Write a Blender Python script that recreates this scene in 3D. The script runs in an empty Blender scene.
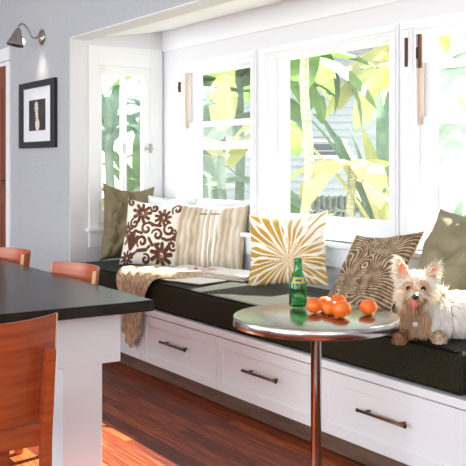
import bpy, bmesh, math, random
import numpy as np
from mathutils import Vector, Matrix, noise
random.seed(7); np.random.seed(7)
PI = math.pi; R = math.radians
sc = bpy.context.scene
C = sc.collection

# ------------------------------------------------------------------ materials
def lin(c):
    c = c/255.0
    return c/12.92 if c <= 0.04045 else ((c+0.055)/1.055)**2.4
def rgb(r, g, b): return (lin(r), lin(g), lin(b), 1.0)
def nn(m, t, **k):
    n = m.node_tree.nodes.new(t)
    for a, v in k.items(): setattr(n, a, v)
    return n
def mat(name, col, rough=0.5, metal=0.0, **inp):
    m = bpy.data.materials.new(name); m.use_nodes = True
    b = m.node_tree.nodes['Principled BSDF']
    b.inputs['Base Color'].default_value = col
    b.inputs['Roughness'].default_value = rough
    b.inputs['Metallic'].default_value = metal
    for k, v in inp.items(): b.inputs[k.replace('_', ' ')].default_value = v
    return m
def mottled(name, c1, c2, scale, rough=0.6, stretch=(1,1,1), bump=0.0, detail=4, metal=0.0, lo=.35, hi=.65, **inp):
    m = mat(name, c1, rough, metal, **inp); L = m.node_tree.links
    b = m.node_tree.nodes['Principled BSDF']
    tc = nn(m, 'ShaderNodeTexCoord'); mp = nn(m, 'ShaderNodeMapping'); mp.inputs['Scale'].default_value = stretch
    no = nn(m, 'ShaderNodeTexNoise'); no.inputs['Scale'].default_value = scale; no.inputs['Detail'].default_value = detail
    cr = nn(m, 'ShaderNodeValToRGB'); cr.color_ramp.elements[0].position = lo; cr.color_ramp.elements[1].position = hi
    cr.color_ramp.elements[0].color = c1; cr.color_ramp.elements[1].color = c2
    L.new(tc.outputs['Object'], mp.inputs[0]); L.new(mp.outputs[0], no.inputs['Vector'])
    L.new(no.outputs[0], cr.inputs[0]); L.new(cr.outputs[0], b.inputs['Base Color'])
    if bump:
        bp = nn(m, 'ShaderNodeBump'); bp.inputs['Strength'].default_value = bump; bp.inputs['Distance'].default_value = .01
        L.new(no.outputs[0], bp.inputs['Height']); L.new(bp.outputs[0], b.inputs['Normal'])
    return m
def attr_mat(name, rough=0.85, bump=0.0, bscale=150, sheen=0.0):
    m = mat(name, (1,1,1,1), rough); L = m.node_tree.links; b = m.node_tree.nodes['Principled BSDF']
    a = nn(m, 'ShaderNodeAttribute'); a.attribute_name = 'pattern'
    L.new(a.outputs['Color'], b.inputs['Base Color'])
    if bump:
        no = nn(m, 'ShaderNodeTexNoise'); no.inputs['Scale'].default_value = bscale
        bp = nn(m, 'ShaderNodeBump'); bp.inputs['Strength'].default_value = bump; bp.inputs['Distance'].default_value = .004
        L.new(no.outputs[0], bp.inputs['Height']); L.new(bp.outputs[0], b.inputs['Normal'])
    return m
def glass_mat(name, tint=(1,1,1,1), gloss=.06, haze=0.0):
    m = bpy.data.materials.new(name); m.use_nodes = True; nt = m.node_tree; nt.nodes.clear(); L = nt.links
    out = nn(m, 'ShaderNodeOutputMaterial'); tr = nn(m, 'ShaderNodeBsdfTransparent'); tr.inputs[0].default_value = tint
    gl = nn(m, 'ShaderNodeBsdfGlossy'); gl.inputs['Roughness'].default_value = .02
    mx = nn(m, 'ShaderNodeMixShader'); mx.inputs[0].default_value = gloss
    L.new(tr.outputs[0], mx.inputs[1]); L.new(gl.outputs[0], mx.inputs[2]); last = mx
    if haze:
        tl = nn(m, 'ShaderNodeBsdfTranslucent'); tl.inputs[0].default_value = (.9,.95,.93,1)
        m2 = nn(m, 'ShaderNodeMixShader'); m2.inputs[0].default_value = haze
        L.new(mx.outputs[0], m2.inputs[1]); L.new(tl.outputs[0], m2.inputs[2]); last = m2
    L.new(last.outputs[0], out.inputs[0]); return m
def leaf_mat(name, c1, c2, scale=3, trans=.5):
    m = mottled(name, c1, c2, scale, .45); nt = m.node_tree; L = nt.links
    b = nt.nodes['Principled BSDF']; out = nt.nodes['Material Output']; cr = [n for n in nt.nodes if n.type == 'VALTORGB'][0]
    tl = nn(m, 'ShaderNodeBsdfTranslucent'); L.new(cr.outputs[0], tl.inputs[0])
    mx = nn(m, 'ShaderNodeMixShader'); mx.inputs[0].default_value = trans
    L.new(b.outputs[0], mx.inputs[1]); L.new(tl.outputs[0], mx.inputs[2]); L.new(mx.outputs[0], out.inputs[0])
    return m
def floor_mat():
    m = mat('floor_wood', (1,1,1,1), .42, 0, Specular_IOR_Level=.28); L = m.node_tree.links; b = m.node_tree.nodes['Principled BSDF']
    tc = nn(m, 'ShaderNodeTexCoord')
    br = nn(m, 'ShaderNodeTexBrick'); br.inputs['Scale'].default_value = 1; br.inputs['Brick Width'].default_value = 1.9
    br.inputs['Row Height'].default_value = .07; br.inputs['Mortar Size'].default_value = .0015; br.offset = .37
    br.inputs['Color1'].default_value = (.0,0,0,1); br.inputs['Color2'].default_value = (1,1,1,1); br.inputs['Mortar'].default_value = (0,0,0,1)
    L.new(tc.outputs['Object'], br.inputs['Vector'])
    mp = nn(m, 'ShaderNodeMapping'); mp.inputs['Scale'].default_value = (1.2, 26, 1)
    no = nn(m, 'ShaderNodeTexNoise'); no.inputs['Scale'].default_value = 3; no.inputs['Detail'].default_value = 6
    L.new(tc.outputs['Object'], mp.inputs[0]); L.new(mp.outputs[0], no.inputs['Vector'])
    ad = nn(m, 'ShaderNodeMath', operation='MULTIPLY_ADD'); ad.inputs[1].default_value = .30
    L.new(br.outputs['Color'], ad.inputs[0]); L.new(no.outputs[0], ad.inputs[2])
    cr = nn(m, 'ShaderNodeValToRGB'); e = cr.color_ramp.elements
    e[0].position = .36; e[0].color = rgb(56,17,6); e[1].position = .92; e[1].color = rgb(182,92,40)
    k = cr.color_ramp.elements.new(.62); k.color = rgb(112,40,14)
    L.new(ad.outputs[0], cr.inputs[0])
    mx = nn(m, 'ShaderNodeMixRGB'); mx.inputs[2].default_value = rgb(40,15,6)
    L.new(br.outputs['Fac'], mx.inputs[0]); L.new(cr.outputs[0], mx.inputs[1]); L.new(mx.outputs[0], b.inputs['Base Color'])
    return m

M = dict(
    white = mat('painted_white', rgb(236,237,238), .5),
    wallwhite = mat('wall_white', rgb(224,224,226), .7),
    gray = mottled('wall_blue_gray', rgb(176,178,181), rgb(183,185,188), 40, .8, bump=.05),
    floor = floor_mat(), soffit = mat('soffit_white', rgb(246,246,246), .7),
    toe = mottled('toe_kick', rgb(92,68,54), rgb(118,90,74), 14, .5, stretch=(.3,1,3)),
    cushion = mottled('cushion_fabric', rgb(26,25,10), rgb(56,51,27), 160, .7, bump=.3, lo=.45, hi=.7, Specular_IOR_Level=.2, Sheen_Weight=.05, Sheen_Roughness=.4),
    piping = mat('piping_fabric', rgb(20,19,12), .9, 0, Specular_IOR_Level=.1),
    bronze = mat('handle_bronze', rgb(120,92,70), .32, .9),
    darkmetal = mat('dark_hinge', rgb(86,58,46), .4, .6),
    track = mat('window_track', rgb(196,176,160), .5),
    steel = mottled('brushed_steel', rgb(196,190,184), rgb(214,210,205), 30, .22, metal=1.0, stretch=(1,1,8)),
    tabletop = mat('bistro_top', rgb(128,124,108), .2, 1.0),
    chrome = mat('chrome', rgb(205,200,196), .12, 1.0),
    nickel = mat('lamp_nickel', rgb(172,166,160), .3, .9),
    blacktop = mottled('black_stone', rgb(28,23,17), rgb(42,34,26), 9, .26, Specular_IOR_Level=.3, stretch=(1,1,1)),
    orangewood = mottled('chair_wood', rgb(160,66,28), rgb(184,90,44), 4, .35, stretch=(1,1,10)),
    woodcut = mottled('chair_end_grain', rgb(232,190,140), rgb(240,205,160), 20, .5),
    frameblack = mat('frame_black', rgb(22,20,20), .3),
    mat_board = mat('mat_board', rgb(228,228,230), .8),
    photo_dark = mottled('photo_dark', rgb(30,25,22), rgb(60,50,44), 9, .4),
    photo_skin = mottled('photo_pale', rgb(205,190,178), rgb(235,225,215), 12, .4),
    olive = mottled('pillow_olive', rgb(116,106,80), rgb(134,122,94), 8, .8, bump=.15, Specular_IOR_Level=.15),
    taupe = mottled('pillow_taupe', rgb(128,120,96), rgb(142,134,108), 8, .8, bump=.15, Specular_IOR_Level=.15),
    pale = mottled('pillow_pale', rgb(205,212,210), rgb(220,226,224), 8, .8),
    patt = attr_mat('patterned_fabric', .85, .25),
    brownback = mat('pillow_brown_back', rgb(58,42,30), .9),
    knit = mottled('throw_knit', rgb(162,134,104), rgb(208,186,156), 34, .95, bump=.2, stretch=(1,3,1)),
    paper = mat('paper_white', rgb(236,232,226), .6),
    paperedge = mottled('paper_edges', rgb(196,176,150), rgb(225,212,192), 200, .8, stretch=(.1,.1,1)),
    magazine = mottled('magazine_print', rgb(238,228,220), rgb(186,84,60), 15, .4, lo=.52, hi=.62),
    magazine2 = mottled('journal_print', rgb(238,234,226), rgb(150,120,90), 9, .5, lo=.58, hi=.7),
    green = mat('bottle_glass', rgb(128,218,158), .03, 0, Transmission_Weight=1.0, IOR=1.45),
    cap = mat('bottle_cap', rgb(40,130,70), .3, .3),
    label = mat('bottle_label', rgb(190,178,70), .5),
    label2 = mat('bottle_label_blue', rgb(52,70,110), .5),
    water = mat('water', (1,1,1,1), .0, 0, Transmission_Weight=1.0, IOR=1.33),
    orange = mottled('orange_peel', rgb(226,98,24), rgb(238,122,40), 30, .38, bump=.25),
    leafstalk = mat('orange_calyx', rgb(90,100,40), .6),
    skin = mat('dog_coat_under', rgb(205,170,135), .9),
    fur = attr_mat('dog_fur', .75),
    eye = mat('dog_eye', rgb(14,9,7), .08),
    nose = mat('dog_nose', rgb(22,18,18), .3),
    tongue = mat('dog_tongue', rgb(226,96,110), .35),
    earpink = mat('dog_ear_inner', rgb(226,140,104), .7),
    tag = mat('collar_tag', rgb(232,232,236), .3, .2),
    glass = glass_mat('window_glass', (.97,1,.98,1), .05, .008),
    hazy = glass_mat('hazy_glass', (.98,1,.99,1), .04, .03),
    hazy2 = glass_mat('hazy_glass_thin', (.98,1,.99,1), .04, .012),
    leaf = leaf_mat('leaf_green', rgb(82,122,48), rgb(128,162,78)),
    leafb = leaf_mat('leaf_blue_green', rgb(100,134,110), rgb(144,172,150)),
    leafy = leaf_mat('leaf_yellow', rgb(200,194,112), rgb(222,216,160)),
    trunk = mottled('palm_bark', rgb(140,136,112), rgb(186,182,154), 22, .9, stretch=(1,1,3), bump=.5),
    siding = mat('siding_white', rgb(180,184,196), .6),
    roof = mottled('roof_shingle', rgb(96,98,106), rgb(130,130,136), 20, .9),
    stone = mottled('garden_stone', rgb(96,104,106), rgb(140,146,146), 18, .9, bump=.6),
    ground = mottled('garden_ground', rgb(150,146,128), rgb(186,180,160), 3, .95),
    darkglass = mat('neighbour_glass', rgb(60,66,80), .1),
    doorwood = mottled('door_wood', rgb(112,52,28), rgb(140,70,38), 3, .4, stretch=(6,6,.6)),
    brass = mat('aged_brass', rgb(120,96,70), .35, .8),
    bulb = mat('bulb_glow', rgb(255,235,205), .4),
)
bb = M['bulb'].node_tree.nodes['Principled BSDF']; bb.inputs['Emission Color'].default_value = (1,.82,.6,1); bb.inputs['Emission Strength'].default_value = 6

# ------------------------------------------------------------------ mesh helpers
def box(bm, x0, x1, y0, y1, z0, z1, bev=0.0, T=None, seg=2):
    vs = [bm.verts.new((x, y, z)) for x in (x0, x1) for y in (y0, y1) for z in (z0, z1)]
    f = [(0,1,3,2),(4,6,7,5),(0,4,5,1),(2,3,7,6),(0,2,6,4),(1,5,7,3)]
    fs = [bm.faces.new([vs[i] for i in q]) for q in f]
    if bev:
        es = list({e for q in fs for e in q.edges})
        r = bmesh.ops.bevel(bm, geom=es, offset=bev, segments=seg, affect='EDGES', profile=.5)
        vs = list({v for q in r['faces'] for v in q.verts} | {v for v in vs if v.is_valid})
    if T is not None: bmesh.ops.transform(bm, matrix=T, verts=[v for v in vs if v.is_valid])
    return bm
def tube(bm, pts, rads, n=12, cap=True):
    pts = [Vector(p) for p in pts]
    if not hasattr(rads, '__len__'): rads = [rads]*len(pts)
    rings = []; up = Vector((0,0,1)); prev = None
    for i, p in enumerate(pts):
        t = (pts[min(i+1, len(pts)-1)] - pts[max(i-1, 0)]).normalized()
        if prev is None:
            a = t.cross(up if abs(t.z) < .9 else Vector((1,0,0))).normalized()
        else:
            a = (prev - t*prev.dot(t)).normalized()
        prev = a; b = t.cross(a)
        rings.append([bm.verts.new(p + (a*math.cos(2*PI*k/n) + b*math.sin(2*PI*k/n))*rads[i]) for k in range(n)])
    for i in range(len(rings)-1):
        for k in range(n):
            f = bm.faces.new((rings[i][k], rings[i][(k+1)%n], rings[i+1][(k+1)%n], rings[i+1][k])); f.smooth = True
    if cap:
        bm.faces.new(rings[0][::-1]); bm.faces.new(rings[-1])
    return bm
def lathe(bm, prof, n=32, T=None):
    rings = []; new = []
    for r, z in prof:
        if r < 1e-5: v = bm.verts.new((0,0,z)); rings.append([v]); new.append(v)
        else:
            q = [bm.verts.new((r*math.cos(2*PI*k/n), r*math.sin(2*PI*k/n), z)) for k in range(n)]; rings.append(q); new += q
    for a, b in zip(rings, rings[1:]):
        for k in range(n):
            k2 = (k+1) % n
            if len(a) == 1 and len(b) == 1: continue
            if len(a) == 1: f = bm.faces.new((a[0], b[k2], b[k]))
            elif len(b) == 1: f = bm.faces.new((a[k], a[k2], b[0]))
            else: f = bm.faces.new((a[k], a[k2], b[k2], b[k]))
            f.smooth = True
    if T is not None: bmesh.ops.transform(bm, matrix=T, verts=new)
    return bm
def obj(name, bm, m, parent=None, smooth=False, T=None):
    if T is not None: bm.transform(T)
    bmesh.ops.recalc_face_normals(bm, faces=bm.faces)
    me = bpy.data.meshes.new(name); bm.to_mesh(me); bm.free()
    if smooth:
        for p in me.polygons: p.use_smooth = True
    for x in (m if isinstance(m, (list, tuple)) else [m]): me.materials.append(x)
    o = bpy.data.objects.new(name, me); C.objects.link(o)
    if parent: o.parent = parent
    return o
def NB(): return bmesh.new()
def tag(o, label, cat, group=None, kind=None):
    o['label'] = label; o['category'] = cat
    if group: o['group'] = group
    if kind: o['kind'] = kind
    return o
def thing(name, label, cat, loc=(0,0,0), rz=0, group=None):
    o = bpy.data.objects.new(name, None); C.objects.link(o); o.empty_display_size = .05
    o.location = loc; o.rotation_euler = (0,0,rz); return tag(o, label, cat, group)
def struct(name, bm=None, m=None, parent=None):
    if bm is None:
        o = bpy.data.objects.new(name, None); C.objects.link(o)
    else: o = obj(name, bm, m, parent)
    if parent is None: o['kind'] = 'structure'
    return o
def copy_tree(o, parent=None):
    c = o.copy(); C.objects.link(c)
    if parent: c.parent = parent
    for ch in list(o.children): copy_tree(ch, c)
    return c

# ------------------------------------------------------------------ camera
H = 1.3; F = 900.0; HZ = 163.5
th = math.atan2(591.0, F)
D = Vector((-math.cos(th), math.sin(th), 0)); RT = Vector((math.sin(th), math.cos(th), 0))
cam = bpy.data.cameras.new('camera'); co = bpy.data.objects.new('camera', cam); C.objects.link(co)
co.location = (0,0,H); co.rotation_euler = (PI/2, 0, math.atan2(-D.x, D.y))
cam.sensor_width = 36; cam.lens = 36*F/466; cam.shift_y = (HZ-233)/466; cam.clip_end = 300
sc.camera = co
def ray(px): return D + RT*((px-233)/F)
def atz(px, py, z):           # a measured photo point on a level surface at height z
    d = (H-z)*F/(py-HZ); v = ray(px)*d; return Vector((v.x, v.y, z))

# ------------------------------------------------------------------ room shell
YF = 2.573; YW = 3.33; XL = -6.05; XR = -1.2; TOP = 2.20; ZC = 2.85
XMIN, XMAX, YMIN = -9.6, 2.6, -3.6
b = NB(); box(b, XMIN, XMAX, YMIN, YW+.16, -.1, 0); struct('floor', b, M['floor'])
b = NB(); box(b, XMIN-.15, XMAX+.15, YMIN-.15, YF+.16, ZC, ZC+.1); struct('ceiling', b, M['wallwhite'])
b = NB(); box(b, -7.36, XL, YF, YF+.14, 0, ZC); box(b, XL, XR, YF, YF+.14, TOP+.005, ZC); box(b, XR, XMAX, YF, YF+.14, 0, ZC)
box(b, -8.45, -7.36, YF, YF+.14, 2.16, ZC); box(b, XMIN, -8.45, YF, YF+.14, 0, ZC)
struct('wall_front', b, M['gray'])
# white jamb and head lining of the alcove opening
b = NB(); box(b, XL-.004, XL+.004, YF-.002, YF+.15, 0, TOP); box(b, XL, XR, YF-.002, YF+.15, TOP-.004, TOP+.006)
struct('trim_1', b, M['wallwhite'])
b = NB(); box(b, XMIN-.15, XMIN, YMIN, YF+.14, 0, ZC); struct('wall_left', b, M['gray'])
b = NB(); box(b, XMAX, XMAX+.15, YMIN, YF+.14, 0, .7); box(b, XMAX, XMAX+.15, YMIN, YF+.14, 2.5, ZC)
box(b, XMAX, XMAX+.15, YMIN, -2.9, .7, 2.5); box(b, XMAX, XMAX+.15, 1.9, YF+.14, .7, 2.5); struct('wall_right', b, M['wallwhite'])
b = NB(); box(b, XMIN-.15, XMAX+.15, YMIN-.15, YMIN, 0, .6); box(b, XMIN-.15, XMAX+.15, YMIN-.15, YMIN, 2.6, ZC)
for x0, x1 in ((XMIN-.15, -8.6), (-4.2, -3.4), (1.8, XMAX+.15)): box(b, x0, x1, YMIN-.15, YMIN, .6, 2.6)
struct('wall_back', b, M['wallwhite'])

# alcove: sloping ceiling, window wall, two ends
CB = 2.31
b = NB()
v = [b.verts.new(p) for p in ((XL-.15,YF+.1,TOP+.004),(XR+.15,YF+.1,TOP+.004),(XR+.15,YW+.16,CB+.022),(XL-.15,YW+.16,CB+.022))]
w = [b.verts.new(p.co+Vector((0,0,.08))) for p in v]
b.faces.new(v); b.faces.new(w[::-1])
for i in range(4): b.faces.new((v[i], v[(i+1)%4], w[(i+1)%4], w[i]))
struct('ceiling', b, M['soffit'])
OPN = [(-5.745,-4.845,.85,1.985), (-4.665,-3.535,.85,1.985), (-3.375,-2.275,.85,1.985)]
b = NB(); Y1 = YW+.16
box(b, XL-.15, XR+.15, YW, Y1, 0, .85); box(b, XL-.15, XR+.15, YW, Y1, 1.985, CB+.06)
xs = [XL-.15] + [q for o in OPN for q in o[:2]] + [XR+.15]
for i in range(0, len(xs), 2): box(b, xs[i], xs[i+1], YW, Y1, .85, 1.985)
struct('wall_window', b, M['wallwhite'])
SO = (2.79, 3.215, .86, 2.02)      # opening in the side wall (y0,y1,z0,z1)
b = NB(); x0 = XL-.15
box(b, x0, XL, YF+.14, SO[0], 0, CB+.05); box(b, x0, XL, SO[1], YW, 0, CB+.05)
box(b, x0, XL, SO[0], SO[1], 0, SO[2]); box(b, x0, XL, SO[0], SO[1], SO[3], CB+.05)
struct('wall_alcove_left', b, M['wallwhite'])
b = NB(); box(b, XR, XR+.15, YF+.14, YW, 0, CB+.05); struct('wall_alcove_right', b, M['wallwhite'])
b = NB(); box(b, XL, XR, YW-.012, YW, 2.15, CB, .002); struct('trim_2', b, M['white'])

def dh_window(n, o, rails, panes, mats, latch=None, hinge=True):
    x0, x1, z0, z1 = o
    e = struct('window_%d' % n)
    b = NB(); c = .085
    cl = .085; cr = .06
    zt = z1+.05
    for (dy, iL, iR, tt) in ((.012, 0, 0, 0), (.022, .016, .012, .012)):
        box(b, x0-cl+iL, x0-iL*.9, YW-dy, YW+.001*(1+iL), z0-.001, z1-.0005, .002)
        box(b, x1+iR*.9, x1+cr-iR, YW-dy, YW+.001*(1+iL), z0-.001, z1-.0005, .002)
        box(b, x0-cl+iL, x1+cr-iR, YW-dy, YW+.001*(1+iL), z1+tt, zt-tt, .002)
    obj('casing', b, M['white'], e)
    b = NB(); box(b, x0-.12, x1+.08, YW-.055, YW+.05, z0-.03, z0, .006); obj('sill', b, M['white'], e)
    b = NB(); box(b, x0-.10, x1+.06, YW-.016, YW, z0-.145, z0-.03, .003); obj('apron', b, M['white'], e)
    b = NB(); t = .02                                   # jamb liner
    box(b, x0, x0+t, YW, Y1, z0, z1); box(b, x1-t, x1, YW, Y1, z0, z1); box(b, x0+t, x1-t, YW, Y1, z1-t, z1)
    obj('window_frame', b, M['white'], e)
    if hinge:
        b = NB(); box(b, x0+t, x0+t+.02, YW+.012, YW+.03, rails[0][0] if n != 3 else rails[1][0], z1-t); obj('sash_track', b, M['track'], e)
    s0, s1 = x0+t, x1-t; st = .045
    for k, (a, c_, rls, pns) in enumerate(panes):
        yy = YW + (.075 if k == 0 else .045)
        b = NB()
        box(b, s0, s0+st, yy-.015, yy+.015, a, c_, .002); box(b, s1-st, s1, yy-.015, yy+.015, a, c_, .002)
        for (r0, r1) in rls: box(b, s0+st, s1-st, yy-.015, yy+.015, r0, r1, .002)
        s = obj('sash', b, M['white'], e)
        for (p0, p1), mm in zip(pns, mats[k]):
            b = NB(); box(b, s0+st-.005, s1-st+.005, yy-.002, yy+.002, p0-.004, p1+.004); obj('pane', b, mm, s)
        if latch and latch[0] == k:
            b = NB(); xx, zz = latch[1], latch[2]
            box(b, xx-.025, xx+.025, yy-.03, yy-.01, zz, zz+.012, .003); tube(b, [(xx, yy-.022, zz+.01), (xx+.03, yy-.03, zz+.022)], .006, 8)
            obj('latch', b, M['darkmetal'], s)
    return e
w1 = dh_window(1, OPN[0], [(1.56,1.6)], [
    (1.40, 1.965, [(1.40,1.455),(1.945,1.965)], [(1.455,1.945)]),
    (.85, 1.60, [(.85,1.045),(1.56,1.60)], [(1.045,1.56)])], [[M['glass']], [M['hazy2']]], latch=(0, -5.27, 1.455))
for n_, (x, z) in ((w1, (-5.755, 1.90)),):
    b = NB(); box(b, x-.012, x+.004, YW-.03, YW-.006, z-.075, z, .003); box(b, x-.02, x+.0, YW-.028, YW-.018, z-.05, z-.03, .002)
    obj('sash_lift', b, M['darkmetal'], n_)
# fixed middle window
x0, x1, z0, z1 = OPN[1]
w2 = dh_window(2, OPN[1], [], [(.85, 1.965, [(.85,.985),(1.955,1.965)], [(.985,1.955)])], [[M['glass']]], hinge=False)
w3 = dh_window(3, OPN[2], [(1.56,1.6),(1.50,1.54)], [
    (1.20, 1.825, [(1.205,1.25),(1.785,1.825)], [(1.25,1.785)]),
    (1.18, 1.54, [(1.20,1.252),(1.50,1.54)], [(1.252,1.50)])], [[M['hazy']], [M['hazy2']]])
b = NB()
box(b, -3.405, -3.39, YW-.035, YW-.02, 1.80, 1.95, .003); box(b, -3.345, -3.332, YW-.0, YW+.02, 1.79, 1.965, .003); box(b, -3.36, -3.35, YW-.0, YW+.02, 1.84, 1.9, .003)
obj('sash_lift', b, M['darkmetal'], w3)
b = NB(); box(b, -2.99, -2.965, YW+.10, YW+.12, .86, 1.965); box(b, -2.62, -2.60, YW+.10, YW+.12, .86, 1.965); obj('storm_bar', b, M['track'], w3)

# side window (casement) in the left end of the alcove
w4 = struct('window_4')
y0, y1, z0, z1 = SO
b = NB()
box(b, XL, XL+.018, y0-.075, y0+.0, z0-.03, 2.165, .002); box(b, XL, XL+.018, y1, YW-.012, z0-.03, 2.165, .002)
box(b, XL, XL+.018, y0, y1, z1, 2.165, .002)
obj('casing', b, M['white'], w4)
b = NB(); box(b, XL, XL+.05, y0-.10, YW-.06, z0-.055, z0-.03, .005); obj('sill', b, M['white'], w4)
b = NB(); box(b, XL, XL+.014, y0-.075, YW-.06, z0-.17, z0-.055, .003); obj('apron', b, M['white'], w4)
b = NB()
xa, xb = XL-.03, XL+.006
box(b, xa, xb, y0-.02, y0+.03, z0, z1, .003); box(b, xa, xb, y1-.055, y1+.02, z0, z1, .003)
box(b, xa, xb, y0+.03, y1-.055, 1.955, z1, .003); box(b, xa, xb, y0+.03, y1-.055, z0, z0+.10, .003)
sh = obj('sash', b, M['white'], w4)
b = NB(); box(b, XL-.014, XL-.010, y0+.028, y1-.052, z0+.098, 1.957); obj('pane', b, M['hazy2'], sh)
b = NB(); box(b, XL-.10, XL-.06, 3.015, 3.055, z0-.0, z1, .003); obj('outer_stile', b, M['white'], w4)
b = NB(); box(b, XL-.06, XL-.045, 3.025, 3.045, 1.38, 1.45, .003); box(b, XL+.006, XL+.03, 3.21, 3.225, 1.38, 1.45, .003); box(b, XL+.006, XL+.028, 3.175, 3.235, 1.405, 1.418, .003)
obj('latch', b, M['nickel'], w4)

# small recessed spotlight in the alcove ceiling
e = thing('recessed_ceiling_light', 'small white recessed ceiling light set in the window alcove soffit', 'ceiling light', (-5.38, 2.84, 2.238))
b = NB(); lathe(b, [(.028,0),(.04,-.001),(.042,.004),(.03,.006)], 24, None); obj('trim_ring', b, M['white'], e)
b = NB(); lathe(b, [(0,.004),(.026,.003),(.026,.012),(0,.014)], 20); obj('lens', b, M['track'], e)

# door at the far left of the grey wall
d = struct('door_1')
b = NB(); box(b, -7.36, -7.275, YF-.022, YF, 0, 2.155, .003); box(b, -8.535, -8.45, YF-.022, YF, 0, 2.155, .003); box(b, -8.54, -7.27, YF-.028, YF, 2.16, 2.27, .003)
obj('door_casing', b, M['white'], d)
b = NB(); box(b, -8.45, -8.42, YF, YF+.14, 0, 2.16); box(b, -7.39, -7.36, YF, YF+.14, 0, 2.16); box(b, -8.42, -7.39, YF, YF+.14, 2.13, 2.16); obj('door_frame', b, M['white'], d)
b = NB(); box(b, -8.42, -7.39, YF+.005, YF+.045, .01, 2.13, .002)
for z in ((.25,.95),(1.1,1.95)): 
    for x in ((-8.3,-7.98),(-7.84,-7.52)): box(b, x[0], x[1], YF-.003, YF+.01, z[0], z[1], .004)
obj('door_leaf', b, M['doorwood'], d)
b = NB(); box(b, -7.435, -7.395, YF-.012, YF+.004, 1.12, 1.30, .004); tube(b, [(-7.415,YF,1.16),(-7.415,YF-.05,1.16),(-7.50,YF-.055,1.16)], .009, 10); obj('door_handle', b, M['brass'], d)

# baseboard of the grey wall
b = NB(); box(b, -7.27, XL-.005, YF-.016, YF, 0, .13, .003); box(b, XR+.005, XMAX, YF-.016, YF, 0, .13, .003); struct('baseboard_front', b, M['white'])

# ------------------------------------------------------------------ window seat
RB, RTZ, CT = .375, .416, .594
seat = thing('window_seat', 'long white built-in window bench with a row of panelled drawers under the windows', 'bench', (0,0,0))
b = NB(); box(b, XL+.006, XR-.006, YF+.03, YW-.002, .085, RB); box(b, XL+.006, -5.82, YF+.001, YF+.03, .085, RB, .002); obj('carcass', b, M['white'], seat)
b = NB(); box(b, XL+.006, XR-.006, YF-.012, YW-.002, RB+.004, RTZ, .006); obj('seat_board', b, M['white'], seat)
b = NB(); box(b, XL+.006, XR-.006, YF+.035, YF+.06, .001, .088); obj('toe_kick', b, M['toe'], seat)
DX = [-5.815, -4.940, -4.075, -3.205, -2.325, -1.46]
for a, c_ in zip(DX, DX[1:]):
    a += .003; c_ -= .003; z0, z1 = .088, RB-.002; s = .055
    b = NB()
    box(b, a, c_, YF+.006, YF+.022, z0, z1)
    for q in ((a, a+s, z0, z1), (c_-s, c_, z0, z1), (a+s, c_-s, z0, z0+s), (a+s, c_-s, z1-s, z1)): box(b, q[0], q[1], YF-.001, YF+.01, q[2], q[3], .0025)
    dr = obj('drawer', b, M['white'], seat)
    m_ = (a+c_)/2; zc = .252; b = NB()
    tube(b, [(m_-.145,YF-.032,zc),(m_+.145,YF-.032,zc)], .0068, 12)
    for s_ in (-.105, .105): tube(b, [(m_+s_,YF+.004,zc),(m_+s_,YF-.032,zc)], .0055, 10)
    for s_ in (-.145,.14): tube(b, [(m_+s_,YF-.032,zc),(m_+s_+.005,YF-.032,zc)], .0085, 12)
    obj('handle', b, M['bronze'], dr)

def seat_cushion(x0, x1, label, y0=YF+.002, y1=YW-.07):
    def outline(z, dx=0):
        pass
    b = NB(); n = 60; bz0, bz1 = RTZ+.001, CT; r = .03
    prof = []                                            # section around the cushion in (y,z)
    m = 8
    for (cy, cz, a0) in ((y0+r, bz0+r, 180), (y1-r, bz0+r, 270), (y1-r, bz1-r, 0), (y0+r, bz1-r, 90)):
        for k in range(m+1):
            a = R(a0 + 90*k/m); prof.append((cy+r*math.cos(a), cz+r*math.sin(a)))
    P = []
    for i, (y, z) in enumerate(prof):
        P.append((y, z)); y2, z2 = prof[(i+1) % len(prof)]
        d_ = math.hypot(y2-y, z2-z)
        if d_ > .05:
            k = int(d_/.03)
            for q in range(1, k): P.append((y+(y2-y)*q/k, z+(z2-z)*q/k))
    nx = max(8, int((x1-x0)/.03)); rings = []
    yc, zc = (y0+y1)/2, (bz0+bz1)/2
    for i in range(nx+1):
        t = i/nx; x = x0+(x1-x0)*t; dd = min(x-x0, x1-x); k = 1
        if dd < r: k = 1 - (r - math.sqrt(max(0, r*r-(r-dd)**2)))/ .09
        ring = []
        for (y, z) in P:
            puff = .006*noise.noise(Vector((x*1.7, y*2, z*3)))
            yy = yc + (y-yc)*(1-(1-k)*.25); zz = zc + (z-zc)*k
            if z > zc: zz += puff + .006*math.sin(PI*min(1, max(0, (y-y0)/(y1-y0)))) * min(1, dd/.1) - .004
            if y < y0 + .02: yy -= .5*puff * 0 
            ring.append(b.verts.new((x, yy, zz)))
        rings.append(ring)
    q = len(P)
    for i in range(nx):
        for k in range(q): b.faces.new((rings[i][k], rings[i][(k+1)%q], rings[i+1][(k+1)%q], rings[i+1][k]))
    b.faces.new(rings[0]); b.faces.new(rings[-1][::-1])
    o = obj('seat_cushion', b, M['cushion'], None, True); tag(o, label, 'cushion', 'seat cushions along the bench')
    b = NB()
    tube(b, [(x0+.03,y0+.008,bz1-.012),(x1-.03,y0+.008,bz1-.012)], .0045, 8); tube(b, [(x0+.03,y0+.008,bz0+.012),(x1-.03,y0+.008,bz0+.012)], .0045, 8)
    obj('piping', b, M['piping'], o)
    return o
seat_cushion(XL+.012, -2.352, 'very long dark olive seat cushion running from the left wall to the dog')
seat_cushion(-2.346, XR-.02, 'dark olive seat cushion at the right end of the bench, cut by the picture edge')

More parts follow.
